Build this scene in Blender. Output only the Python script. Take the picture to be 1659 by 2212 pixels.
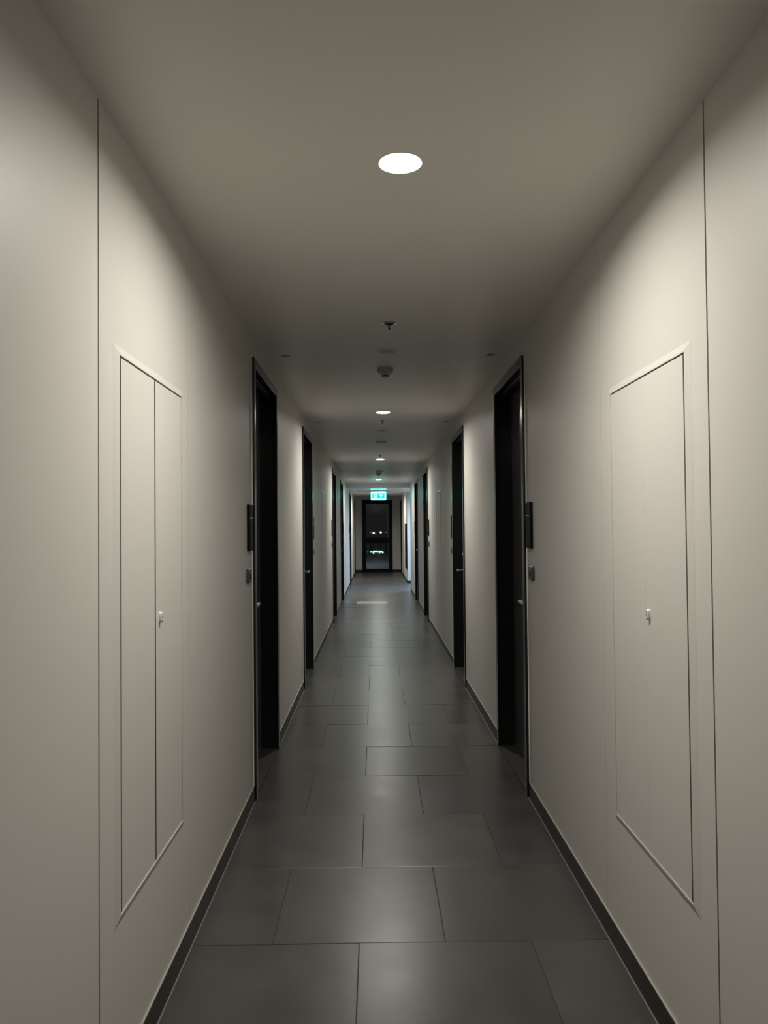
import bpy, bmesh, math, random
from mathutils import Vector, Matrix

# ------------------------------------------------------------------ scene reset
for o in list(bpy.data.objects):
    bpy.data.objects.remove(o, do_unlink=True)
scene = bpy.context.scene
COL = scene.collection
random.seed(7)

# ------------------------------------------------------------------ camera
CAM_H = 1.45
YAW, PITCH, ROLL = math.radians(0.6725), math.radians(1.2369), math.radians(-0.5381)


def cam_dir(x, y, z):
    """camera space (right, forward, up) -> world"""
    c, s = math.cos(ROLL), math.sin(ROLL)
    x, z = c * x - s * z, s * x + c * z
    c, s = math.cos(PITCH), math.sin(PITCH)
    y, z = c * y - s * z, s * y + c * z
    c, s = math.cos(YAW), math.sin(YAW)
    x, y = c * x + s * y, -s * x + c * y
    return Vector((x, y, z))


cam_data = bpy.data.cameras.new('camera')
cam = bpy.data.objects.new('camera', cam_data)
COL.objects.link(cam)
r_, u_, f_ = cam_dir(1, 0, 0), cam_dir(0, 0, 1), cam_dir(0, 1, 0)
m = Matrix((r_, u_, -f_)).transposed().to_4x4()
m.translation = (0, 0, CAM_H)
cam.matrix_world = m
cam_data.sensor_fit = 'VERTICAL'
cam_data.sensor_height = 24.0
cam_data.lens = 24.0 * 1661.0 / 2212.0
cam_data.clip_start = 0.05
cam_data.clip_end = 600
scene.camera = cam

# ------------------------------------------------------------------ world (night sky), view
world = bpy.data.worlds.new('night')
scene.world = world
world.use_nodes = True
bg = world.node_tree.nodes['Background']
bg.inputs['Color'].default_value = (0.58, 0.60, 0.58, 1)
bg.inputs['Strength'].default_value = 0.016
vs = scene.view_settings
vs.view_transform = 'Standard'
vs.look = 'None'
vs.exposure = 0.0
vs.gamma = 1.0
vs.use_curve_mapping = False

LAMP = 850.0          # radiance of the round ceiling lights
LAMP_COL = (1.0, 0.955, 0.875)
LOBBY_LAMP = 1450.0     # cooler lamp in the side lobby
LOBBY_COL = (0.50, 0.72, 1.0)

# ------------------------------------------------------------------ materials
MATS = {}


def new_mat(name):
    mt = bpy.data.materials.new(name)
    mt.use_nodes = True
    MATS[name] = mt
    nt = mt.node_tree
    return mt, nt, nt.nodes['Principled BSDF']


def simple(name, col, rough=0.5, metal=0.0, spec=0.5, noise=0.0, nscale=40.0, bump=0.0, bscale=200.0, coat=0.0):
    mt, nt, b = new_mat(name)
    b.inputs['Base Color'].default_value = (*col, 1)
    b.inputs['Roughness'].default_value = rough
    b.inputs['Metallic'].default_value = metal
    b.inputs['Specular IOR Level'].default_value = spec
    b.inputs['Coat Weight'].default_value = coat
    tc = nt.nodes.new('ShaderNodeTexCoord')
    if noise:
        n = nt.nodes.new('ShaderNodeTexNoise')
        n.inputs['Scale'].default_value = nscale
        n.inputs['Detail'].default_value = 4
        nt.links.new(tc.outputs['Object'], n.inputs['Vector'])
        mr = nt.nodes.new('ShaderNodeMapRange')
        mr.inputs['To Min'].default_value = 1 - noise
        mr.inputs['To Max'].default_value = 1 + noise
        nt.links.new(n.outputs['Fac'], mr.inputs['Value'])
        mx = nt.nodes.new('ShaderNodeVectorMath')
        mx.operation = 'SCALE'
        mx.inputs[0].default_value = col
        nt.links.new(mr.outputs['Result'], mx.inputs['Scale'])
        nt.links.new(mx.outputs['Vector'], b.inputs['Base Color'])
    if bump:
        n2 = nt.nodes.new('ShaderNodeTexNoise')
        n2.inputs['Scale'].default_value = bscale
        n2.inputs['Detail'].default_value = 3
        nt.links.new(tc.outputs['Object'], n2.inputs['Vector'])
        bp = nt.nodes.new('ShaderNodeBump')
        bp.inputs['Strength'].default_value = bump
        bp.inputs['Distance'].default_value = 0.002
        nt.links.new(n2.outputs['Fac'], bp.inputs['Height'])
        nt.links.new(bp.outputs['Normal'], b.inputs['Normal'])
    return mt


def emit(name, col, strength):
    mt, nt, b = new_mat(name)
    b.inputs['Base Color'].default_value = (*[min(1, c) for c in col], 1)
    b.inputs['Emission Color'].default_value = (*col, 1)
    b.inputs['Emission Strength'].default_value = strength
    b.inputs['Roughness'].default_value = 0.4
    return mt


simple('wall_paint', (0.56, 0.545, 0.505), 0.45, spec=0.40, noise=0.012, nscale=3, bump=0.05, bscale=420)
simple('ceiling_paint', (0.74, 0.715, 0.665), 0.42, spec=0.5, noise=0.01, nscale=2, bump=0.03, bscale=300)
simple('panel_paint', (0.56, 0.545, 0.505), 0.45, spec=0.40, noise=0.01, nscale=4)
simple('joint_shade', (0.07, 0.06, 0.052), 0.6, spec=0.2)  # dark tone for the painted shade in the panel joints
simple('grout', (0.042, 0.041, 0.037), 0.7)
simple('skirting', (0.019, 0.020, 0.018), 0.4, spec=0.3, noise=0.15, nscale=25)
simple('sealant', (0.74, 0.72, 0.67), 0.45)
simple('floor_sealant', (0.20, 0.195, 0.18), 0.5)
simple('lit_edge_pale', (0.40, 0.385, 0.35), 0.5)  # pale tone standing in for light on the skirting's top edge
simple('frame_black', (0.008, 0.008, 0.0085), 0.22, spec=0.5)
simple('leaf_black', (0.095, 0.095, 0.102), 0.2, spec=0.5, noise=0.1, nscale=6)
simple('plate_black', (0.006, 0.006, 0.007), 0.5, spec=0.06)
simple('end_frame', (0.004, 0.004, 0.004), 0.5, spec=0.12)
simple('threshold_stone', (0.055, 0.055, 0.05), 0.35, noise=0.2, nscale=30)
simple('satin_metal', (0.55, 0.54, 0.52), 0.30, metal=1.0)
simple('dark_metal', (0.10, 0.10, 0.10), 0.35, metal=1.0)
simple('chrome', (0.75, 0.75, 0.75), 0.12, metal=1.0)
simple('black_plastic', (0.006, 0.006, 0.007), 0.5, spec=0.06)
simple('black_matte', (0.006, 0.006, 0.006), 0.7)
simple('bell_grey', (0.055, 0.053, 0.048), 0.4)
simple('white_plastic', (0.72, 0.70, 0.66), 0.35)
simple('offwhite_plastic', (0.42, 0.40, 0.36), 0.4)
simple('white_ink', (0.85, 0.85, 0.83), 0.5)
simple('hose_red', (0.045, 0.003, 0.004), 0.4, spec=0.2)
simple('hose_glass', (0.006, 0.002, 0.003), 0.3, spec=0.15)
simple('concrete', (0.25, 0.25, 0.25), 0.55, noise=0.25, nscale=2.5)
simple('steel_paint', (0.02, 0.02, 0.02), 0.4)
emit('lamp_glow', LAMP_COL, LAMP)
emit('lobby_glow', LOBBY_COL, LOBBY_LAMP)
emit('lamp_glow_strong', LAMP_COL, LAMP * 1.8)
emit('sign_white', (0.085, 0.82, 0.74), 8.0)
emit('sign_green', (0.01, 0.62, 0.52), 1.0)
emit('street_glow', (1.0, 0.95, 0.85), 12.0)
emit('street_dim', (0.7, 0.85, 0.75), 0.18)
emit('canopy_glow', (0.60, 1.0, 0.88), 2.0)
emit('canopy_green', (0.35, 1.0, 0.75), 1.0)
emit('terrace_glow', (0.55, 0.78, 1.0), 320.0)

# lightly glossy stone tile: mottled dark grey, each tile a little different
mt, nt, b = new_mat('floor_tile')
tc = nt.nodes.new('ShaderNodeTexCoord')
oi = nt.nodes.new('ShaderNodeObjectInfo')
off = nt.nodes.new('ShaderNodeVectorMath'); off.operation = 'MULTIPLY'
off.inputs[1].default_value = (31.0, 17.0, 5.0)
nt.links.new(oi.outputs['Random'], off.inputs[0])
add = nt.nodes.new('ShaderNodeVectorMath'); add.operation = 'ADD'
nt.links.new(tc.outputs['Object'], add.inputs[0])
nt.links.new(off.outputs['Vector'], add.inputs[1])
n1 = nt.nodes.new('ShaderNodeTexNoise'); n1.inputs['Scale'].default_value = 4.5; n1.inputs['Detail'].default_value = 6
n2 = nt.nodes.new('ShaderNodeTexNoise'); n2.inputs['Scale'].default_value = 90; n2.inputs['Detail'].default_value = 3
nt.links.new(add.outputs['Vector'], n1.inputs['Vector'])
nt.links.new(add.outputs['Vector'], n2.inputs['Vector'])
cr = nt.nodes.new('ShaderNodeValToRGB')
cr.color_ramp.elements[0].position = 0.30; cr.color_ramp.elements[0].color = (0.047, 0.047, 0.0425, 1)
cr.color_ramp.elements[1].position = 0.75; cr.color_ramp.elements[1].color = (0.070, 0.0695, 0.063, 1)
nt.links.new(n1.outputs['Fac'], cr.inputs['Fac'])
mr = nt.nodes.new('ShaderNodeMapRange'); mr.inputs['To Min'].default_value = 0.86; mr.inputs['To Max'].default_value = 1.14
nt.links.new(oi.outputs['Random'], mr.inputs['Value'])
sc = nt.nodes.new('ShaderNodeVectorMath'); sc.operation = 'SCALE'
nt.links.new(cr.outputs['Color'], sc.inputs[0]); nt.links.new(mr.outputs['Result'], sc.inputs['Scale'])
nt.links.new(sc.outputs['Vector'], b.inputs['Base Color'])
rr = nt.nodes.new('ShaderNodeMapRange'); rr.inputs['To Min'].default_value = 0.265; rr.inputs['To Max'].default_value = 0.365
nt.links.new(n1.outputs['Fac'], rr.inputs['Value']); nt.links.new(rr.outputs['Result'], b.inputs['Roughness'])
b.inputs['Specular IOR Level'].default_value = 0.42
bp = nt.nodes.new('ShaderNodeBump'); bp.inputs['Strength'].default_value = 0.08; bp.inputs['Distance'].default_value = 0.002
nt.links.new(n2.outputs['Fac'], bp.inputs['Height']); nt.links.new(bp.outputs['Normal'], b.inputs['Normal'])
# the one paler tile
simple('pale_tile', (0.40, 0.395, 0.375), 0.40, noise=0.12, nscale=6)

# window glass
mt, nt, b = new_mat('glass')
b.inputs['Base Color'].default_value = (0.92, 0.95, 0.95, 1)
b.inputs['Roughness'].default_value = 0.02
b.inputs['Transmission Weight'].default_value = 1.0
b.inputs['IOR'].default_value = 1.45


# ------------------------------------------------------------------ mesh helpers
def box(bm, x0, x1, y0, y1, z0, z1, bev=0.0, seg=1):
    x0, x1 = min(x0, x1), max(x0, x1)
    y0, y1 = min(y0, y1), max(y0, y1)
    z0, z1 = min(z0, z1), max(z0, z1)
    vs_ = [bm.verts.new((x, y, z)) for x in (x0, x1) for y in (y0, y1) for z in (z0, z1)]
    q = [(0, 1, 3, 2), (4, 6, 7, 5), (0, 4, 5, 1), (2, 3, 7, 6), (0, 2, 6, 4), (1, 5, 7, 3)]
    fs = [bm.faces.new([vs_[i] for i in f]) for f in q]
    if bev:
        es = list({e for f in fs for e in f.edges})
        bmesh.ops.bevel(bm, geom=es, offset=bev, segments=seg, affect='EDGES', profile=0.5)
    return vs_


def lathe(bm, prof, seg=32, origin=(0, 0, 0), axis='Z'):
    """prof: list of (radius, height) along the axis"""
    rings = []
    for r, h in prof:
        ring = []
        if r <= 1e-6:
            ring = [bm.verts.new(_ax(0, 0, h, origin, axis))]
        else:
            for i in range(seg):
                a = 2 * math.pi * i / seg
                ring.append(bm.verts.new(_ax(r * math.cos(a), r * math.sin(a), h, origin, axis)))
        rings.append(ring)
    for a, b2 in zip(rings, rings[1:]):
        if len(a) == 1 and len(b2) == 1:
            continue
        for i in range(seg):
            j = (i + 1) % seg
            if len(a) == 1:
                bm.faces.new((a[0], b2[i], b2[j]))
            elif len(b2) == 1:
                bm.faces.new((a[i], b2[0], a[j]))
            else:
                bm.faces.new((a[i], b2[i], b2[j], a[j]))


def _ax(u, v, h, o, axis):
    if axis == 'Z':
        return (o[0] + u, o[1] + v, o[2] + h)
    if axis == 'X':
        return (o[0] + h, o[1] + u, o[2] + v)
    return (o[0] + u, o[1] + h, o[2] + v)


def prism(bm, pts, y0, y1):
    """polygon in the x-z plane, extruded along y"""
    a = [bm.verts.new((x, y0, z)) for x, z in pts]
    b2 = [bm.verts.new((x, y1, z)) for x, z in pts]
    n = len(pts)
    bm.faces.new(a)
    bm.faces.new(b2[::-1])
    for i in range(n):
        j = (i + 1) % n
        bm.faces.new((a[i], b2[i], b2[j], a[j]))


def rrect(cx, cz, w, h, r, n=5):
    pts = []
    for sx, sz, a0 in ((1, 1, 0), (-1, 1, 90), (-1, -1, 180), (1, -1, 270)):
        for i in range(n + 1):
            a = math.radians(a0 + 90 * i / n)
            pts.append((cx + sx * (w / 2 - r) + r * math.cos(a), cz + sz * (h / 2 - r) + r * math.sin(a)))
    return pts


def obj(name, bm, mat, parent=None, smooth=False, label=None):
    bmesh.ops.recalc_face_normals(bm, faces=bm.faces)
    me = bpy.data.meshes.new(name)
    bm.to_mesh(me)
    bm.free()
    me.materials.append(MATS[mat])
    if smooth:
        for p in me.polygons:
            p.use_smooth = True
        me.set_sharp_from_angle(angle=math.radians(35))
    o = bpy.data.objects.new(name, me)
    COL.objects.link(o)
    if parent:
        o.parent = parent
    if label:
        o['label'] = label
    return o


def BM():
    return bmesh.new()


def tag(o, label, cat, group=None, kind=None):
    o['label'] = label
    o['category'] = cat
    if group:
        o['group'] = group
    if kind:
        o['kind'] = kind
    return o


def empty(name, loc=(0, 0, 0)):
    o = bpy.data.objects.new(name, None)
    COL.objects.link(o)
    o.location = loc
    o.empty_display_size = 0.1
    return o


def copy_tree(o, parent=None, name=None):
    c = o.copy()
    COL.objects.link(c)
    if parent:
        c.parent = parent
    for ch in o.children:
        copy_tree(ch, c)
    return c


# ------------------------------------------------------------------ dimensions (metres)
XL, XR, XR2 = -0.663, 0.820, 0.850
CEIL = 2.502
Y_BACK, Y_END = -5.0, 25.7
Y_OPEN0, Y_OPEN1 = 17.9, 20.35
X_LOBBY = 3.2
CX = 0.082

# door: near outer edge, far outer edge, lock side
DOORS_L = [(4.15, 5.155, 'near'), (7.0, 8.03, 'far'), (11.85, 12.85, 'near'), (14.67, 15.67, 'far'),
           (19.80, 20.80, 'near'), (24.25, 25.25, 'far')]
DOORS_R = [(4.15, 5.165, 'near'), (7.0, 8.03, 'far'), (11.82, 12.80, 'near'), (14.64, 15.63, 'far'),
           (24.25, 25.25, 'far')]
DOOR_TOP = 2.388
CAS = 0.055      # casing width
PROUD = 0.017
REC = 0.095


# ------------------------------------------------------------------ walls
def wall_mesh(side, x, y0, y1, doors, grooves):
    """wall with door openings and thin recessed joints; side -1 left, +1 right"""
    bm = BM()
    T = 0.30 * side
    cuts = []
    for a, b2, _ in doors:
        if y0 <= a <= y1:
            cuts.append((a + 0.035, b2 - 0.035, 'door'))
    for g, w in grooves:
        if y0 <= g <= y1:
            cuts.append((g - w / 2, g + w / 2, 'groove'))
    cuts.sort()
    y = y0
    for a, b2, k in cuts:
        box(bm, x, x + T, y, a, -0.05, CEIL)
        if k == 'door':
            box(bm, x, x + T, a, b2, DOOR_TOP - 0.035, CEIL)
        else:
            box(bm, x + 0.025 * side, x + T, a, b2, -0.05, CEIL)
        y = b2
    box(bm, x, x + T, y, y1, -0.05, CEIL)
    return bm


GROOVES = [(1.852, 0.008), (2.735, 0.003), (9.46, 0.006), (10.35, 0.004)]
GROOVES_R = [(1.869, 0.008), (2.768, 0.003), (9.46, 0.006), (10.40, 0.004)]
w = obj('wall_left', wall_mesh(-1, XL, Y_BACK, Y_END, DOORS_L, GROOVES), 'wall_paint')
tag(w, 'long off-white painted wall on the left with six black doors', 'wall', kind='structure')
bm = wall_mesh(1, XR, Y_BACK, Y_OPEN0, DOORS_R, GROOVES_R)
w = obj('wall_right', bm, 'wall_paint')
tag(w, 'off-white painted wall on the right up to the side opening', 'wall', kind='structure')
bm = wall_mesh(1, XR2, Y_OPEN1, Y_END, DOORS_R, [])
w = obj('wall_right_beyond', bm, 'wall_paint')
tag(w, 'short white wall with the red hose cabinet, right of the glass door', 'wall', kind='structure')
bm = BM()
box(bm, XR + 0.30, X_LOBBY, Y_OPEN0 - 0.2, Y_OPEN0, -0.05, CEIL)
box(bm, XR2 + 0.30, X_LOBBY, Y_OPEN1, Y_OPEN1 + 0.2, -0.05, CEIL)
box(bm, X_LOBBY, X_LOBBY + 0.2, Y_OPEN0 - 0.2, Y_OPEN1 + 0.2, -0.05, CEIL)
w = obj('wall_lobby', bm, 'wall_paint')
tag(w, 'white walls of the side lobby off the right of the corridor', 'wall', kind='structure')
bm = BM()
box(bm, XL - 0.3, XR + 0.3, Y_BACK - 0.2, Y_BACK, -0.05, CEIL)
w = obj('wall_back', bm, 'wall_paint')
tag(w, 'plain wall closing the corridor behind the viewer', 'wall', kind='structure')

# end wall with the opening of the glass door
GX0, GX1, GTOP = -0.436, 0.576, 2.417
bm = BM()
box(bm, XL - 0.3, GX0, Y_END, Y_END + 0.2, -0.05, CEIL)
box(bm, GX1, XR2 + 0.3, Y_END, Y_END + 0.2, -0.05, CEIL)
box(bm, GX0, GX1, Y_END, Y_END + 0.2, GTOP, CEIL)
w = obj('wall_end', bm, 'wall_paint')
tag(w, 'grey-lit end wall around the black-framed glass door', 'wall', kind='structure')

# ------------------------------------------------------------------ ceiling, beam
LAMP_R, LAMP_D = 0.061, 0.013
LAMPS = [2.192, 6.945, 11.702, 16.447, 21.85]


def ceiling_mesh(x0, x1, y0, y1, z, holes):
    """ceiling slab whose underside has round cut-outs for the recessed lights"""
    bm = BM()
    edges = []

    def loop(pts):
        v = [bm.verts.new((px, py, z)) for px, py in pts]
        for i in range(len(v)):
            edges.append(bm.edges.new((v[i], v[(i + 1) % len(v)])))
        return v
    loop([(x0, y0), (x1, y0), (x1, y1), (x0, y1)])
    for hx_, hy_, hr in holes:
        loop([(hx_ + hr * math.cos(2 * math.pi * i / 48), hy_ + hr * math.sin(2 * math.pi * i / 48)) for i in range(48)])
    bmesh.ops.triangle_fill(bm, edges=edges, use_beauty=True, use_dissolve=False)
    box(bm, x0, x1, y0, y1, z + 0.03, z + 0.2)
    return bm


w = obj('ceiling', ceiling_mesh(XL - 0.3, XR + 0.3, Y_BACK - 0.2, Y_OPEN0, CEIL, [(CX, y, LAMP_R + 0.002) for y in LAMPS[:4]]), 'ceiling_paint')
tag(w, 'smooth off-white corridor ceiling', 'ceiling', kind='structure')
w = obj('ceiling_beyond', ceiling_mesh(XL - 0.3, XR2 + 0.3, 20.1, Y_END + 0.2, CEIL - 0.012, [(CX, LAMPS[4], LAMP_R + 0.002)]), 'ceiling_paint')
tag(w, 'short stretch of ceiling between the dropped beam and the glass door', 'ceiling', kind='structure')
bm = BM()
box(bm, XL - 0.3, XR2, Y_OPEN0, 20.1, 2.400, CEIL + 0.2)
w = obj('trim_1', bm, 'ceiling_paint')
tag(w, 'dropped ceiling beam across the corridor above the exit sign', 'ceiling beam', kind='structure')
bm = ceiling_mesh(XR2, X_LOBBY + 0.2, Y_OPEN0, Y_OPEN1 + 0.2, 2.400, [(1.50, 18.85, 0.102)])
box(bm, XR2, X_LOBBY + 0.2, Y_OPEN0 - 0.2, Y_OPEN0, 2.43, CEIL + 0.2)
w = obj('ceiling_lobby', bm, 'ceiling_paint')
tag(w, 'low ceiling of the side lobby right of the corridor', 'ceiling', kind='structure')

# ------------------------------------------------------------------ floor with separate tiles
bm = BM()
box(bm, XL - 0.3, XR + 0.3, Y_BACK - 0.2, Y_END + 0.2, -0.2, -0.0022)
floor = obj('floor', bm, 'grout')
tag(floor, 'dark grey stone-tiled corridor floor in staggered rows', 'floor', kind='structure')
bm = BM()
box(bm, XR + 0.3, X_LOBBY, Y_OPEN0 - 0.2, Y_OPEN1 + 0.2, -0.2, 0.0)
w = obj('floor_lobby', bm, 'floor_tile')
tag(w, 'dark grey floor of the side lobby right of the corridor', 'floor', kind='structure')

PITCH_T = 0.6045
GAP = 0.0023
Y_JOINT0 = 2.725
tile_cache = {}


def tile_mesh(wd, dp):
    key = (round(wd, 4), round(dp, 4))
    if key not in tile_cache:
        bm = BM()
        box(bm, -wd / 2, wd / 2, -dp / 2, dp / 2, -0.012, 0.0, bev=0.0012)
        bmesh.ops.recalc_face_normals(bm, faces=bm.faces)
        me = bpy.data.meshes.new('tile')
        bm.to_mesh(me)
        bm.free()
        me.materials.append(MATS['floor_tile'])
        tile_cache[key] = me
    return tile_cache[key]


rt = random.Random(21)
n0 = math.floor((Y_BACK - Y_JOINT0) / PITCH_T)
n1_ = math.ceil((Y_END - Y_JOINT0) / PITCH_T)
for n in range(n0, n1_):
    ya, yb = Y_JOINT0 + n * PITCH_T, Y_JOINT0 + (n + 1) * PITCH_T
    ya, yb = max(ya, Y_BACK), min(yb, Y_END)
    if yb - ya < 0.05:
        continue
    xj = -0.3715 if n % 2 == 0 else -0.069
    xr_edge = XR if yb < Y_OPEN0 else XR + 0.30
    xs = [xj + PITCH_T * k for k in range(-2, 5)]
    for xa, xb in zip(xs, xs[1:]):
        xa, xb = max(xa, XL), min(xb, xr_edge)
        if xb - xa < 0.012:
            continue
        pale = (n == 20 and abs(xa + 0.3715) < 0.01)
        me = tile_mesh(xb - xa - GAP, yb - ya - GAP)
        if pale:
            me = me.copy()
            me.materials[0] = MATS['pale_tile']
        t = bpy.data.objects.new('tile', me)
        COL.objects.link(t)
        t.parent = floor
        k = min(1.0, (xb - xa) / 0.5)
        tx, ty = rt.uniform(-1, 1) * 0.0030 * k, rt.uniform(-1, 1) * 0.0042 * k
        t.location = ((xa + xb) / 2, (ya + yb) / 2, 0.0)
        t.rotation_euler = (tx, ty, 0)
        if pale:
            t['label'] = 'single paler grey tile'

# ------------------------------------------------------------------ skirting boards with a sealant line at the floor
SK_H, SK_T = 0.080, 0.009


def skirting(name, label, side, x, spans):
    root = empty(name, (x, spans[0][0], 0))
    tag(root, label, 'baseboard', kind='structure')
    for a, b2 in spans:
        bm = BM()
        box(bm, x, x - side * SK_T, a, b2, 0.001, SK_H, bev=0.0015)
        o = obj('skirting_strip', bm, 'skirting', root)
        o.location = (-root.location[0], -root.location[1], 0)
        bm = BM()
        box(bm, x - side * SK_T, x - side * (SK_T + 0.005), a, b2, 0.0005, 0.0035)
        o2 = obj('sealant_line', bm, 'floor_sealant', o, label='thin grey sealant line along the floor')
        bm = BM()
        box(bm, x, x - side * 0.006, a, b2, SK_H, SK_H + 0.002)  # added pale strip, imitates light caught along the top edge
        obj('lit_edge_strip', bm, 'lit_edge_pale', o, label='thin pale strip painting the lit top edge')
    return root


def spans_between(y0, y1, doors, extra=()):
    cuts = sorted([(a - 0.005, b2 + 0.005) for a, b2, _ in doors if y0 <= a <= y1] + list(extra))
    out, y = [], y0
    for a, b2 in cuts:
        if a - y > 0.02:
            out.append((y, a))
        y = b2
    if y1 - y > 0.02:
        out.append((y, y1))
    return out


skirting('baseboard_left', 'dark grey baseboard along the left wall', -1, XL, spans_between(Y_BACK, Y_END, DOORS_L))
skirting('baseboard_right', 'dark grey baseboard along the right wall up to the side opening', 1, XR,
         spans_between(Y_BACK, Y_OPEN0, DOORS_R, extra=[(9.84, 9.852)]))
skirting('baseboard_right_beyond', 'dark baseboard under the hose cabinet near the glass door', 1, XR2,
         spans_between(Y_OPEN1, Y_END, DOORS_R))
bm = BM()
for xa, xb in ((XL + 0.009, GX0), (GX1, XR2 - 0.009)):
    box(bm, xa, xb, Y_END - SK_T, Y_END, 0.001, SK_H, bev=0.0015)
w = obj('baseboard_end', bm, 'skirting')
tag(w, 'dark baseboard either side of the glass end door', 'baseboard', kind='structure')
bm = BM()
box(bm, XR2, X_LOBBY, Y_OPEN1 - SK_T, Y_OPEN1, 0.001, SK_H, bev=0.0015)
w = obj('baseboard_lobby', bm, 'skirting')
tag(w, 'dark baseboard on the wall face at the far side of the opening', 'baseboard', kind='structure')


# ------------------------------------------------------------------ doors
def make_door(name, side, x, a, b2, lock, label):
    root = empty(name, (x, a, 0))
    tag(root, label, 'door', kind='structure')

    def part(nm, bm, mat, parent=None, smooth=False, lab=None):
        bmesh.ops.translate(bm, verts=bm.verts, vec=(-x, -a, 0))
        return obj(nm, bm, mat, parent or root, smooth, lab)

    s = -side            # towards the corridor
    xf = x + s * PROUD   # casing front
    # casing (front trim) and reveal liner, per side
    for nm, ya, yb in (('jamb', a, a + CAS), ('jamb', b2 - CAS, b2)):
        bm = BM()
        box(bm, x, xf, ya, yb, 0.0, DOOR_TOP, bev=0.003, seg=2)
        inner = (ya + 0.0355, yb) if ya == a else (ya, yb - 0.0355)
        box(bm, x - s * 0.0, x - s * (REC + 0.06), inner[0], inner[1], 0.0, DOOR_TOP - 0.036)
        part(nm, bm, 'frame_black')
    bm = BM()
    box(bm, x, xf, a + CAS, b2 - CAS, DOOR_TOP - CAS, DOOR_TOP, bev=0.003, seg=2)
    box(bm, x, x - s * (REC + 0.06), a + CAS, b2 - CAS, DOOR_TOP - CAS, DOOR_TOP - 0.036)
    head = part('head_jamb', bm, 'frame_black')
    for k in (0.030, 0.048):   # two ribs under the head
        bm = BM()
        box(bm, x - s * k, x - s * (k + 0.005), a + CAS, b2 - CAS, DOOR_TOP - CAS - 0.006, DOOR_TOP - CAS)
        part('seal_rib', bm, 'dark_metal', head)
    # white sealant bead where the casing meets the wall
    bm = BM()
    box(bm, x, x + s * 0.005, a - 0.004, a, 0.0, DOOR_TOP + 0.003)
    box(bm, x, x + s * 0.005, b2, b2 + 0.004, 0.0, DOOR_TOP + 0.003)
    part('sealant_bead', bm, 'sealant', lab='thin pale sealant bead beside the black frame')
    # leaf
    bm = BM()
    box(bm, x - s * REC, x - s * (REC + 0.045), a + CAS + 0.003, b2 - CAS - 0.003, 0.014, DOOR_TOP - CAS - 0.003, bev=0.002)
    leaf = part('leaf', bm, 'leaf_black')
    # lever handle with rosette, lock cylinder and door viewer
    xl = x - s * REC
    yl = a + CAS + 0.105 if lock == 'near' else b2 - CAS - 0.105
    d = 1 if lock == 'near' else -1
    bm = BM()
    lathe(bm, [(0, 0), (0.026, 0), (0.026, s * 0.007), (0.022, s * 0.010), (0.0095, s * 0.010), (0.0095, s * 0.078), (0, s * 0.078)],
          20, (xl, yl, 1.02), 'X')
    # lever: rounded bar running along the leaf
    prof = rrect(0, 0, 0.018, 0.022, 0.007, 3)
    rings = []
    for t, k in ((0.0, 1.0), (0.08, 1.0), (0.16, 0.98), (0.182, 0.85), (0.190, 0.5)):
        rings.append([bm.verts.new((xl + s * 0.080 + px * k, yl + d * (t - 0.012), 1.02 + pz * k)) for px, pz in prof])
    for r0, r1 in zip(rings, rings[1:]):
        for i in range(len(prof)):
            j = (i + 1) % len(prof)
            bm.faces.new((r0[i], r0[j], r1[j], r1[i]))
    bm.faces.new(rings[0])
    bm.faces.new(rings[-1][::-1])
    part('lever_handle', bm, 'satin_metal', leaf, True, 'satin metal lever handle')
    bm = BM()
    lathe(bm, [(0, 0), (0.014, 0), (0.014, s * 0.018), (0.011, s * 0.024), (0.005, s * 0.025), (0.004, s * 0.022), (0, s * 0.022)],
          20, (xl, yl, 1.18), 'X')
    part('lock_cylinder', bm, 'satin_metal', leaf, True)
    bm = BM()
    yc = (a + b2) / 2
    lathe(bm, [(0, 0), (0.014, 0), (0.014, s * 0.004), (0.008, s * 0.006), (0.006, s * 0.003), (0, s * 0.003)], 18, (xl, yc, 1.5), 'X')
    part('door_viewer', bm, 'dark_metal', leaf, True)
    # threshold stone with a darker lip at the corridor
    bm = BM()
    box(bm, x + s * 0.002, x - s * (REC + 0.05), a + CAS, b2 - CAS, 0.0, 0.010, bev=0.001)
    th = part('threshold', bm, 'threshold_stone')
    bm = BM()
    box(bm, x + s * 0.002, x + s * 0.010, a + CAS, b2 - CAS, 0.0, 0.009, bev=0.001)
    part('threshold_lip', bm, 'black_matte', th)
    return root


LAB_L = ['nearest black door in the left wall, recessed in a glossy black frame',
         'second black door from the viewer in the left wall',
         'third black door from the viewer in the left wall',
         'fourth black door from the viewer in the left wall',
         'fifth black door in the left wall, opposite the side opening',
         'last black door in the left wall, next to the glass end door']
LAB_R = ['nearest black door in the right wall, recessed in a glossy black frame',
         'second black door from the viewer in the right wall',
         'third black door from the viewer in the right wall',
         'fourth black door in the right wall, last before the side opening',
         'last black door in the right wall, next to the glass end door']
num = 0
for (a, b2, lk), lb in zip(DOORS_L, LAB_L):
    num += 1
    make_door('door_%d' % num, -1, XL, a, b2, lk, lb)
for (a, b2, lk), lb in zip(DOORS_R, LAB_R):
    num += 1
    make_door('door_%d' % num, 1, XR if a < 18 else XR2, a, b2, lk, lb)

# ------------------------------------------------------------------ glass door at the end
gd = empty('door_12', ((GX0 + GX1) / 2, Y_END, 0))
tag(gd, 'black-framed glass door at the far end of the corridor', 'glass door', kind='structure')
OX, OY = gd.location[0], gd.location[1]


def gpart(nm, bm, mat, parent=None, smooth=False, lab=None):
    bmesh.ops.translate(bm, verts=bm.verts, vec=(-OX, -OY, 0))
    return obj(nm, bm, mat, parent or gd, smooth, lab)


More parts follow.
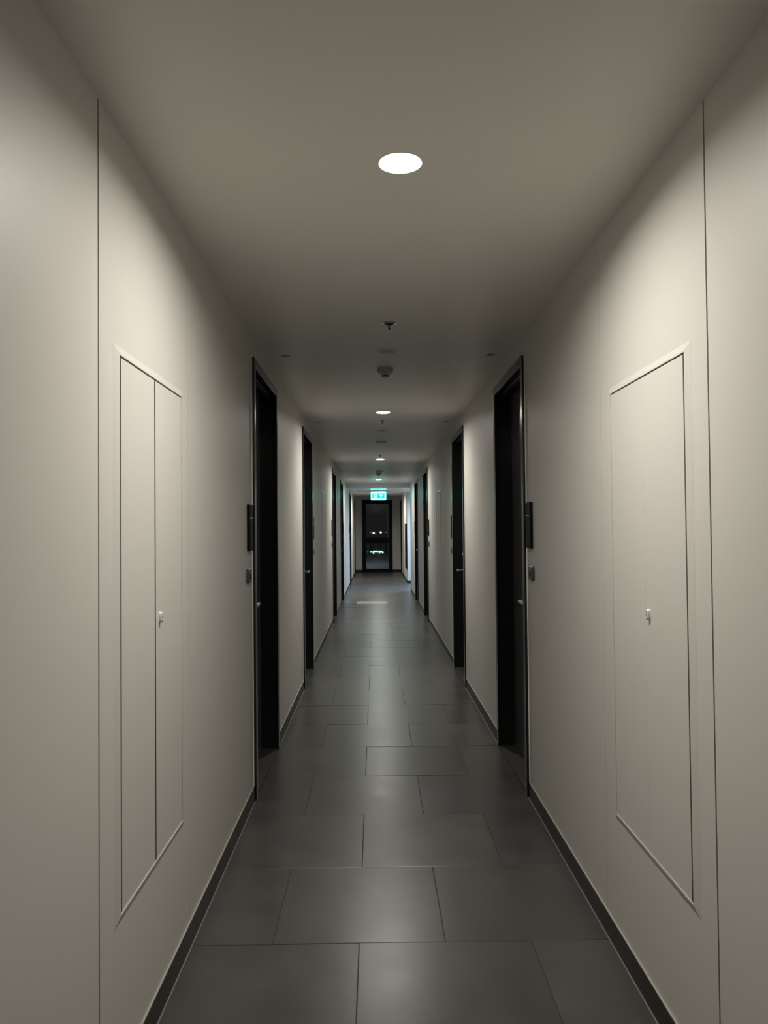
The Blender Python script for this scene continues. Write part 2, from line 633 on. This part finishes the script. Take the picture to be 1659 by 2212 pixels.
YF0, YF1 = Y_END - 0.02, Y_END + 0.06
for xa, xb in ((GX0, -0.309), (0.455, GX1)):
    bm = BM(); box(bm, xa, xb, YF0, YF1, 0.0, GTOP, bev=0.003); gpart('stile', bm, 'end_frame')
bm = BM(); box(bm, -0.309, 0.455, YF0, YF1, 2.281, GTOP, bev=0.003); gpart('top_rail', bm, 'end_frame')
bm = BM(); box(bm, -0.309, 0.455, YF0, YF1, 0.955, 1.140, bev=0.003); mid = gpart('middle_rail', bm, 'end_frame')
bm = BM(); box(bm, -0.309, 0.455, YF0, YF1, 0.0, 0.105, bev=0.003); gpart('bottom_rail', bm, 'end_frame')
bm = BM(); box(bm, -0.24, 0.38, YF0 - 0.055, YF0 - 0.03, 1.035, 1.07, bev=0.006, seg=2)
for xx in (-0.22, 0.36):
    box(bm, xx - 0.018, xx + 0.018, YF0 - 0.05, YF0, 1.02, 1.085, bev=0.004)
gpart('push_bar', bm, 'black_plastic', mid, False, 'black push bar')
bm = BM(); prism(bm, [(0.085, 1.135), (0.15, 1.135), (0.135, 1.165), (0.118, 1.185), (0.108, 1.172)], YF0 - 0.02, YF0 + 0.01)
gpart('latch_catch', bm, 'black_plastic', mid)
bm = BM(); box(bm, -0.309, 0.455, Y_END + 0.018, Y_END + 0.026, 1.140, 2.281); gpart('pane', bm, 'glass')
bm = BM(); box(bm, -0.309, 0.455, Y_END + 0.018, Y_END + 0.026, 0.105, 0.955); gpart('pane', bm, 'glass')


# ------------------------------------------------------------------ access panels in the walls
def access_panel(side, x, y0, split_gap, lock_y, label, group, shade_widths=(0.0145, 0.004)):
    """outer 0.70 x 1.48 m frame with two leaves, its sill 0.45 m above the floor"""
    root = empty('access_panel', (x, y0, 0.45))
    tag(root, label, 'access panel', group)
    s = -side

    def part(nm, bm, mat, parent=None, smooth=False, lab=None):
        bmesh.ops.translate(bm, verts=bm.verts, vec=(-x, -y0, -0.45))
        return obj(nm, bm, mat, parent or root, smooth, lab)

    Y0, Y1, Z0, Z1 = y0, y0 + 0.69, 0.448, 1.930
    iy0, iy1, iz0, iz1 = Y0 + 0.032, Y1 - 0.024, Z0 + 0.024, Z1 - 0.024
    P = 0.0068
    # frame: mitred border whose face slopes down to the wall at its outer edge
    bm = BM()
    ring = []
    for yy0, yy1, zz0, zz1, xx in ((Y0, Y1, Z0, Z1, 0.0), (Y0 + 0.002, Y1 - 0.002, Z0 + 0.002, Z1 - 0.002, 0.0010), (iy0 - 0.004, iy1 + 0.004, iz0 - 0.004, iz1 + 0.004, P),
                                   (iy0, iy1, iz0, iz1, P), (iy0, iy1, iz0, iz1, 0.0)):
        ring.append([bm.verts.new((x + s * xx, yy, zz)) for yy, zz in ((yy0, zz0), (yy1, zz0), (yy1, zz1), (yy0, zz1))])
    for r0, r1 in zip(ring, ring[1:]):
        for i in range(4):
            j = (i + 1) % 4
            bm.faces.new((r0[i], r0[j], r1[j], r1[i]))
    part('panel_frame', bm, 'panel_paint')
    bm = BM()
    box(bm, x, x + s * 0.0006, iy0, iy1, iz0, iz1)
    part('panel_back', bm, 'black_matte')
    ysp = Y0 + 0.355
    g = 0.0035
    leaves = []
    for ya, yb in ((iy0 + g, ysp - split_gap / 2), (ysp + split_gap / 2, iy1 - 0.0008)):
        bm = BM()
        box(bm, x + s * 0.001, x + s * 0.0038, ya, yb, iz0 + 0.0012, iz1 - g, bev=0.0006)
        leaves.append(part('panel_leaf', bm, 'panel_paint'))
    # dark strips painting the unlit leaf edge and the shade in the joint
    for lf, ys, wd in ((leaves[0], iy0 + g, shade_widths[0]), (leaves[1], ysp + split_gap / 2, shade_widths[1])):
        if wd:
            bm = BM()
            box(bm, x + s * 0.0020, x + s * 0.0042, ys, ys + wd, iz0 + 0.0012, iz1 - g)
            part('shade_strip', bm, 'joint_shade', lf, False, 'dark strip painting the shade in the joint')
    # small oval cam lock
    leaf = leaves[0] if lock_y < ysp else leaves[1]
    bm = BM()
    cz = 1.187
    xf = x + s * 0.0038
    prof = [(0.0, 0.0), (1.0, 0.0), (1.0, 0.006), (0.8, 0.0095), (0.0, 0.0095)]
    prev = None
    for r, h in prof:
        cur = []
        if r == 0:
            cur = [bm.verts.new((xf + s * h, lock_y, cz))]
        else:
            for yy, zz in rrect(0, 0, 0.016 * r, 0.034 * r, 0.0078 * r, 5):
                cur.append(bm.verts.new((xf + s * h, lock_y + yy, cz + zz)))
        if prev:
            N = max(len(cur), len(prev))
            for i in range(N):
                j = (i + 1) % N
                if len(prev) == 1:
                    bm.faces.new((prev[0], cur[i], cur[j]))
                elif len(cur) == 1:
                    bm.faces.new((prev[i], cur[0], prev[j]))
                else:
                    bm.faces.new((prev[i], cur[i], cur[j], prev[j]))
        prev = cur
    lk = part('cam_lock', bm, 'white_plastic', leaf, True, 'small pale oval lock')
    bm = BM()
    box(bm, xf + s * 0.0090, xf + s * 0.0100, lock_y - 0.0022, lock_y + 0.0022, cz - 0.006, cz + 0.004)
    box(bm, xf + s * 0.0090, xf + s * 0.0100, lock_y - 0.0025, lock_y + 0.0025, cz + 0.006, cz + 0.010)
    box(bm, xf + s * 0.0090, xf + s * 0.0100, lock_y - 0.0035, lock_y + 0.0035, cz - 0.0145, cz - 0.0115)
    o = part('keyhole', bm, 'black_matte', leaf)
    return root


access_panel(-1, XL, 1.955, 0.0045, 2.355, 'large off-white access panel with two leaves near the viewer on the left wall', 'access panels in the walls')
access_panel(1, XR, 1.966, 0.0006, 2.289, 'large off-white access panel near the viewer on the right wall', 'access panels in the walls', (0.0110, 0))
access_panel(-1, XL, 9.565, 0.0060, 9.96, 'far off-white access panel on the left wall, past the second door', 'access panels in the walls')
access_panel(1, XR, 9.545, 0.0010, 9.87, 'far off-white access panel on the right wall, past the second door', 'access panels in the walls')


# ------------------------------------------------------------------ bell panels and small push buttons beside the doors
def bell_panel(side, x, y0, label):
    root = empty('bell_panel', (x, y0, 1.34))
    tag(root, label, 'bell panel', 'tall black bell panels beside the doors')
    s = -side

    def part(nm, bm, mat, parent=None, smooth=False, lab=None):
        bmesh.ops.translate(bm, verts=bm.verts, vec=(-x, -y0, -1.34))
        return obj(nm, bm, mat, parent or root, smooth, lab)

    W, P = 0.118, 0.014
    bm = BM(); box(bm, x, x + s * P, y0, y0 + W, 1.340, 1.583, bev=0.003, seg=2)
    part('housing', bm, 'black_plastic')
    bm = BM(); box(bm, x + s * (P - 0.001), x + s * (P + 0.0015), y0 + 0.008, y0 + W - 0.008, 1.519, 1.576, bev=0.0008)
    part('upper_plate', bm, 'plate_black')
    bm = BM(); box(bm, x + s * (P - 0.001), x + s * (P + 0.0015), y0 + 0.008, y0 + W - 0.008, 1.348, 1.508, bev=0.0008)
    low = part('lower_plate', bm, 'plate_black')
    bm = BM(); box(bm, x + s * (P - 0.001), x + s * (P + 0.002), y0 + 0.030, y0 + W - 0.022, 1.5115, 1.5145)
    part('white_line', bm, 'white_ink', None, False, 'thin white line across the panel')
    for yy, zz in ((0.045, 1.372), (0.060, 1.372), (0.052, 1.385), (0.070, 1.398)):
        bm = BM(); lathe(bm, [(0, 0), (0.0022, 0), (0.0022, s * 0.001), (0, s * 0.001)], 10, (x + s * (P + 0.0015), y0 + yy, zz), 'X')
        part('indicator_dot', bm, 'bell_grey', low)
    return root


def push_button(side, x, y0, label):
    root = empty('push_button', (x, y0, 1.175))
    tag(root, label, 'push button', 'small grey push buttons under the bell panels')
    s = -side

    def part(nm, bm, mat, parent=None, smooth=False, lab=None):
        bmesh.ops.translate(bm, verts=bm.verts, vec=(-x, -y0, -1.175))
        return obj(nm, bm, mat, parent or root, smooth, lab)

    W = 0.112
    bm = BM()
    prev = None
    for k, h in ((1.0, 0.0), (1.0, 0.008), (0.90, 0.012), (0.80, 0.0125)):
        cur = [bm.verts.new((x + s * h, y0 + W / 2 + yy, 1.211 + zz)) for yy, zz in rrect(0, 0, W * k, 0.074 * k, 0.016 * k, 4)]
        if prev:
            for i in range(len(cur)):
                j = (i + 1) % len(cur)
                bm.faces.new((prev[i], cur[i], cur[j], prev[j]))
        prev = cur
    bm.faces.new(prev)
    plate = part('cover_plate', bm, 'bell_grey', None, True)
    bm = BM()
    lathe(bm, [(0.0, s * 0.0125), (0.014, s * 0.0125), (0.014, s * 0.015), (0.011, s * 0.016), (0, s * 0.016)], 16, (x, y0 + W / 2, 1.207), 'X')
    part('button', bm, 'black_matte', None, True)
    return root


ORD = ['nearest', 'second', 'third', 'fourth', 'fifth', 'last']
for side, x, doors, nm in ((-1, XL, DOORS_L[:5], 'left'), (1, XR, DOORS_R[:4], 'right')):
    for i, (a, b2, lk) in enumerate(doors):
        yk = a - 0.165 if lk == 'near' else b2 + 0.045
        where = 'before' if lk == 'near' else 'just past'
        bell_panel(side, x, yk, 'tall black bell panel %s the %s %s-hand door' % (where, ORD[i], nm))
        push_button(side, x, yk - 0.028 if lk == 'near' else yk + 0.028,
                    'small grey push button under the bell panel of the %s %s-hand door' % (ORD[i], nm))


# ------------------------------------------------------------------ ceiling fittings
def downlight(y, label, x=CX, z=CEIL, glow='lamp_glow', r=LAMP_R, group='round ceiling lights down the corridor'):
    root = empty('ceiling_light', (x, y, z))
    tag(root, label, 'ceiling light', group)
    bm = BM()
    d = LAMP_D
    lathe(bm, [(r - 0.002, d + 0.004), (r, d), (r, -0.0012), (r + 0.002, -0.0022), (r + 0.007, -0.0018), (r + 0.008, 0.0)], 48)
    obj('trim_ring', bm, 'white_plastic', root, True)
    bm = BM()
    lathe(bm, [(r - 0.001, d), (r * 0.5, d - 0.0003), (0.0, d - 0.0004)], 40)
    obj('diffuser', bm, glow, root, True, 'glowing white diffuser')
    return root


downlight(2.192, 'round glowing ceiling light nearest the viewer')
downlight(6.945, 'second round glowing ceiling light, level with the second pair of doors')
downlight(11.702, 'third round glowing ceiling light, level with the third pair of doors')
downlight(16.447, 'fourth round glowing ceiling light, just before the dropped beam')
downlight(21.85, 'round ceiling light between the dropped beam and the glass door', z=CEIL - 0.012, glow='lamp_glow_strong')
downlight(18.85, 'cool white ceiling light inside the side lobby', x=1.50, z=2.400, glow='lobby_glow', r=0.10, group='lobby light')


def sprinkler(y, label):
    root = empty('sprinkler', (CX, y, CEIL))
    tag(root, label, 'sprinkler', 'pendent sprinklers in the ceiling')
    bm = BM()
    lathe(bm, [(0.037, 0.0), (0.0365, -0.003), (0.032, -0.0065), (0.027, -0.007), (0.0255, -0.003), (0.0255, -0.0012)], 32)
    obj('escutcheon', bm, 'chrome', root, True, 'chrome ceiling rose')
    bm = BM()
    lathe(bm, [(0.0258, -0.0028), (0.014, -0.0022), (0.0, -0.0022)], 24)
    obj('recess_cup', bm, 'black_matte', root, True)
    bm = BM()
    lathe(bm, [(0, -0.0022), (0.0095, -0.0022), (0.0095, -0.012), (0.0065, -0.014), (0, -0.014)], 16)
    for sgn in (-1, 1):
        for (xa, za), (xb, zb) in (((0.0075, -0.012), (0.0085, -0.020)), ((0.0085, -0.020), (0.0025, -0.034))):
            a0 = [bm.verts.new((sgn * xa + e, f, za)) for e, f in ((-0.0013, -0.0016), (0.0013, -0.0016), (0.0013, 0.0016), (-0.0013, 0.0016))]
            a1 = [bm.verts.new((sgn * xb + e, f, zb)) for e, f in ((-0.0013, -0.0016), (0.0013, -0.0016), (0.0013, 0.0016), (-0.0013, 0.0016))]
            for i in range(4):
                j = (i + 1) % 4
                bm.faces.new((a0[i], a0[j], a1[j], a1[i]))
            bm.faces.new(a0); bm.faces.new(a1)
    obj('frame_arms', bm, 'dark_metal', root)
    bm = BM()
    lathe(bm, [(0, -0.015), (0.0025, -0.015), (0.0025, -0.034), (0, -0.034)], 10)
    obj('bulb', bm, 'black_plastic', root, True)
    bm = BM()
    lathe(bm, [(0, -0.033), (0.0070, -0.0335), (0.0075, -0.035), (0, -0.0355)], 20)
    obj('deflector', bm, 'dark_metal', root, True)
    return root


sprinkler(3.912, 'chrome sprinkler head in the ceiling nearest the viewer')
sprinkler(7.446, 'chrome sprinkler head just past the second ceiling light')
sprinkler(10.946, 'chrome sprinkler head just before the third ceiling light')


def speaker_cover(y, label, r, h, mat):
    root = empty('round_cover', (CX, y, CEIL))
    tag(root, label, 'ceiling cover', 'flat round covers in the ceiling')
    bm = BM()
    lathe(bm, [(r, 0.0), (r, -h * 0.6), (r - 0.004, -h), (r - 0.012, -h), (r - 0.014, -h * 0.55), (0.0, -h * 0.55)], 40)
    o = obj('rim', bm, mat, root, True)
    bm = BM()
    lathe(bm, [(0.0, -h * 0.55), (r - 0.016, -h * 0.56), (r - 0.02, -h * 0.8), (0, -h * 0.9)], 32)
    obj('grille', bm, 'offwhite_plastic', root, True)
    return root


speaker_cover(4.531, 'flat round cover in the ceiling before the smoke detector', 0.066, 0.006, 'white_plastic')
speaker_cover(8.233, 'shiny round ring in the ceiling past the second sprinkler', 0.052, 0.008, 'chrome')
speaker_cover(9.291, 'dull round cover in the ceiling before the third sprinkler', 0.062, 0.012, 'offwhite_plastic')
speaker_cover(13.958, 'dark-edged round cover in the ceiling past the third ceiling light', 0.067, 0.012, 'offwhite_plastic')


def smoke_detector(y, label):
    root = empty('smoke_detector', (CX - 0.006, y, CEIL))
    tag(root, label, 'smoke detector', 'smoke detectors in the ceiling')
    bm = BM()
    lathe(bm, [(0.052, 0.0), (0.052, -0.022), (0.049, -0.030), (0.046, -0.031)], 36)
    lathe(bm, [(0.046, -0.031), (0.040, -0.036), (0.026, -0.048)], 36)
    obj('base', bm, 'offwhite_plastic', root, True)
    bm = BM()
    lathe(bm, [(0.024, -0.0475), (0.0225, -0.056), (0.0, -0.056)], 28)
    obj('sensing_slot', bm, 'black_matte', root, True, 'black slotted ring')
    bm = BM()
    lathe(bm, [(0.022, -0.056), (0.020, -0.062), (0.010, -0.066), (0, -0.067)], 24)
    obj('cap', bm, 'white_plastic', root, True)
    bm = BM()
    lathe(bm, [(0, 0), (0.003, 0), (0.003, 0.002), (0, 0.003)], 8, (0, -0.036, -0.041))
    obj('indicator', bm, 'black_plastic', root, True)
    return root


smoke_detector(5.03, 'round smoke detector hanging from the ceiling between the nearest doors')
smoke_detector(14.46, 'smoke detector seen dark against the fourth ceiling light')


def spot(x, y, label):
    root = empty('recessed_spotlight', (x, y, CEIL))
    tag(root, label, 'spotlight', 'small unlit spotlights above the doors')
    bm = BM()
    lathe(bm, [(0.040, 0.0), (0.039, -0.003), (0.033, -0.004), (0.029, -0.001)], 28)
    obj('bezel', bm, 'white_plastic', root, True)
    bm = BM()
    lathe(bm, [(0.029, -0.0012), (0.020, -0.0006), (0.0, -0.0004)], 24)
    obj('reflector', bm, 'dark_metal', root, True)
    return root


for nm, xs_ in (('left', -0.535), ('right', 0.71)):
    for i, yy in enumerate((4.64, 7.55, 12.35, 15.14)):
        spot(xs_, yy, 'small unlit ceiling spotlight above the %s %s-hand door' % (ORD[i], nm))

# ------------------------------------------------------------------ exit sign hanging under the beam
SX, SY, SZ = 0.090, 19.0, 2.260
sign = empty('exit_sign', (SX, SY, SZ))
tag(sign, 'glowing green exit sign hanging under the ceiling beam', 'exit sign')
bm = BM(); prism(bm, rrect(0, 0, 0.380, 0.214, 0.022), 0.0, 0.030); obj('housing', bm, 'white_plastic', sign)
bm = BM(); prism(bm, rrect(0, 0, 0.372, 0.206, 0.020), -0.003, 0.0); obj('lit_face', bm, 'sign_white', sign, False, 'pale glowing border')
bm = BM(); prism(bm, rrect(0, 0, 0.300, 0.124, 0.004, 2), -0.0045, -0.003); fld = obj('green_field', bm, 'sign_green', sign, False, 'green picture field')
bm = BM(); prism(bm, [(-0.115, -0.060), (-0.040, -0.060), (-0.040, 0.056), (-0.115, 0.056)], -0.0055, -0.0045)
obj('doorway', bm, 'sign_white', fld)
bm = BM()   # running figure in the doorway
prism(bm, rrect(-0.070, 0.040, 0.017, 0.017, 0.008, 3), -0.0062, -0.0055)
prism(bm, [(-0.092, 0.026), (-0.066, 0.029), (-0.054, 0.008), (-0.061, 0.005), (-0.069, 0.018), (-0.076, -0.006), (-0.062, -0.020),
           (-0.062, -0.044), (-0.070, -0.044), (-0.071, -0.024), (-0.084, -0.012), (-0.092, -0.030), (-0.108, -0.034), (-0.108, -0.026),
           (-0.097, -0.022), (-0.086, 0.002), (-0.084, 0.018), (-0.092, 0.017), (-0.102, 0.006), (-0.107, 0.011)], -0.0062, -0.0055)
obj('running_figure', bm, 'sign_green', fld)
bm = BM()   # arrow straight ahead
prism(bm, [(0.066, 0.056), (0.116, 0.004), (0.098, -0.008), (0.079, 0.010), (0.079, -0.054), (0.053, -0.054), (0.053, 0.010), (0.034, -0.008), (0.016, 0.004)],
      -0.0055, -0.0045)
obj('arrow', bm, 'sign_white', fld)
for sx in (-0.12, 0.12):
    bm = BM(); lathe(bm, [(0, 0.105), (0.004, 0.105), (0.004, 0.138), (0.016, 0.138), (0.016, 0.140), (0, 0.140)], 12, (sx, 0.015, 0))
    obj('hanger_rod', bm, 'satin_metal', sign, True)

# ------------------------------------------------------------------ fire hose cabinet on the far right wall
hx, hy = XR2 - 0.0005, 20.52
hose = empty('hose_cabinet', (hx, hy, 0.37))
tag(hose, 'dark red fire hose cabinet on the right wall near the glass door', 'hose cabinet')


def hpart(nm, bm, mat, parent=None, lab=None):
    bmesh.ops.translate(bm, verts=bm.verts, vec=(-hx, -hy, -0.37))
    return obj(nm, bm, mat, parent or hose, False, lab)


bm = BM(); box(bm, hx, hx - 0.026, hy, hy + 0.72, 0.37, 1.58, bev=0.003); hpart('cabinet_body', bm, 'hose_red')
bm = BM(); box(bm, hx - 0.026, hx - 0.030, hy + 0.02, hy + 0.70, 0.39, 0.98, bev=0.001); lowd = hpart('lower_door', bm, 'hose_red')
bm = BM(); box(bm, hx - 0.026, hx - 0.030, hy + 0.02, hy + 0.70, 1.00, 1.56, bev=0.001); hpart('glazed_door', bm, 'hose_glass', None, 'black glazed upper door')
bm = BM(); box(bm, hx - 0.030, hx - 0.045, hy + 0.56, hy + 0.62, 0.50, 0.53, bev=0.003); hpart('handle', bm, 'white_plastic', lowd, 'small white handle')

# ------------------------------------------------------------------ outside: terrace, railing and night lights
bm = BM(); box(bm, -6, 6, Y_END + 0.2, 40.0, -0.35, -0.02)
w = obj('terrace_floor', bm, 'concrete')
tag(w, 'dim bluish terrace floor beyond the glass door', 'terrace', kind='structure')
rail = empty('terrace_railing', (0, 39.8, -0.02))
tag(rail, 'dark railing with upright bars at the far edge of the terrace', 'railing')
bm = BM(); box(bm, -5.9, 5.9, -0.03, 0.03, 0.86, 0.92); obj('top_bar', bm, 'steel_paint', rail)
bm = BM(); box(bm, -5.9, 5.9, -0.02, 0.02, 0.12, 0.15); obj('bottom_bar', bm, 'steel_paint', rail)
bar = None
for i in range(40):
    xx = -5.85 + i * 0.30
    if bar is None:
        bm = BM(); box(bm, -0.016, 0.016, -0.016, 0.016, 0.0, 0.86)
        bar = obj('upright_bar', bm, 'steel_paint', rail)
        bar.location = (xx, 0, 0)
    else:
        c = bar.copy(); COL.objects.link(c); c.parent = rail; c.location = (xx, 0, 0)


def wall_lamp(loc, label):
    root = empty('terrace_lamp', loc)
    tag(root, label, 'lamp')
    bm = BM(); lathe(bm, [(0, 0), (0.09, 0), (0.09, 0.02), (0.03, 0.03), (0.03, 2.3), (0, 2.3)], 16); obj('post', bm, 'steel_paint', root, True)
    bm = BM(); lathe(bm, [(0, 2.3), (0.10, 2.3), (0.12, 2.45), (0.10, 2.55), (0, 2.56)], 16); obj('globe', bm, 'terrace_glow', root, True)
    return root


wall_lamp((-2.6, 31.0, -0.02), 'terrace lamp post left of the glass door, out on the terrace')


def street_lamp(loc, h, glow, label):
    root = empty('street_lamp', loc)
    tag(root, label, 'street lamp', 'distant night lights through the glass door')
    bm = BM(); lathe(bm, [(0, 0), (0.14, 0), (0.07, h), (0, h)], 10)
    box(bm, -0.05, 0.05, -1.2, 0.05, h - 0.10, h)
    obj('pole', bm, 'steel_paint', root, True)
    bm = BM(); lathe(bm, [(0, -0.14), (0.10, -0.125), (0.14, -0.07), (0.10, 0.0), (0, 0.01)], 14, (0, -1.2, h - 0.05))
    obj('lamp_head', bm, glow, root, True)
    return root


D = 130.0
# ground far below the terrace level
bm = BM(); box(bm, -120, 120, 42, 260, -12.2, -12.0)
w = obj('street_ground', bm, 'concrete')
tag(w, 'dark street far below, beyond the terrace', 'ground', kind='structure')
for dx, dz, glow, lb in ((-0.797, 0.842, 'street_dim', 'faint leftmost night light through the upper glass pane'),
                         (-0.241, 0.707, 'street_glow', 'brightest night light through the upper glass pane'),
                         (0.939, 0.818, 'street_glow', 'second bright night light, right in the upper glass pane'),
                         (1.854, 0.821, 'street_dim', 'faint rightmost night light through the upper glass pane')):
    street_lamp((dx, D + 1.2, -12.0), 12.0 + dz + 0.12, glow, lb)

can = empty('lit_canopy', (0.0, 66.0, -12.0))
tag(can, 'glowing green-white canopy lights below, through the lower glass pane', 'canopy')
bm = BM(); box(bm, -1.0, 1.0, 0.12, 1.4, 11.28, 11.40, bev=0.03); box(bm, -0.08, 0.08, 0.5, 0.66, 0, 11.28)
obj('canopy_roof', bm, 'steel_paint', can)
for (xa, xb, za, zb, mt_) in ((-0.71, -0.60, 11.43, 11.47, 'canopy_green'), (-0.41, -0.20, 11.41, 11.52, 'canopy_glow'), (-0.18, 0.20, 11.43, 11.555, 'canopy_glow'),
                              (0.20, 0.56, 11.47, 11.545, 'canopy_glow'),
                              (-0.24, -0.09, 11.29, 11.43, 'canopy_green'), (0.21, 0.435, 11.335, 11.46, 'canopy_green'), (0.562, 0.70, 11.355, 11.48, 'canopy_glow')):
    bm = BM(); box(bm, xa, xb, 0.0, 0.11, za, zb, bev=0.02, seg=2)
    obj('light_panel', bm, mt_, can)
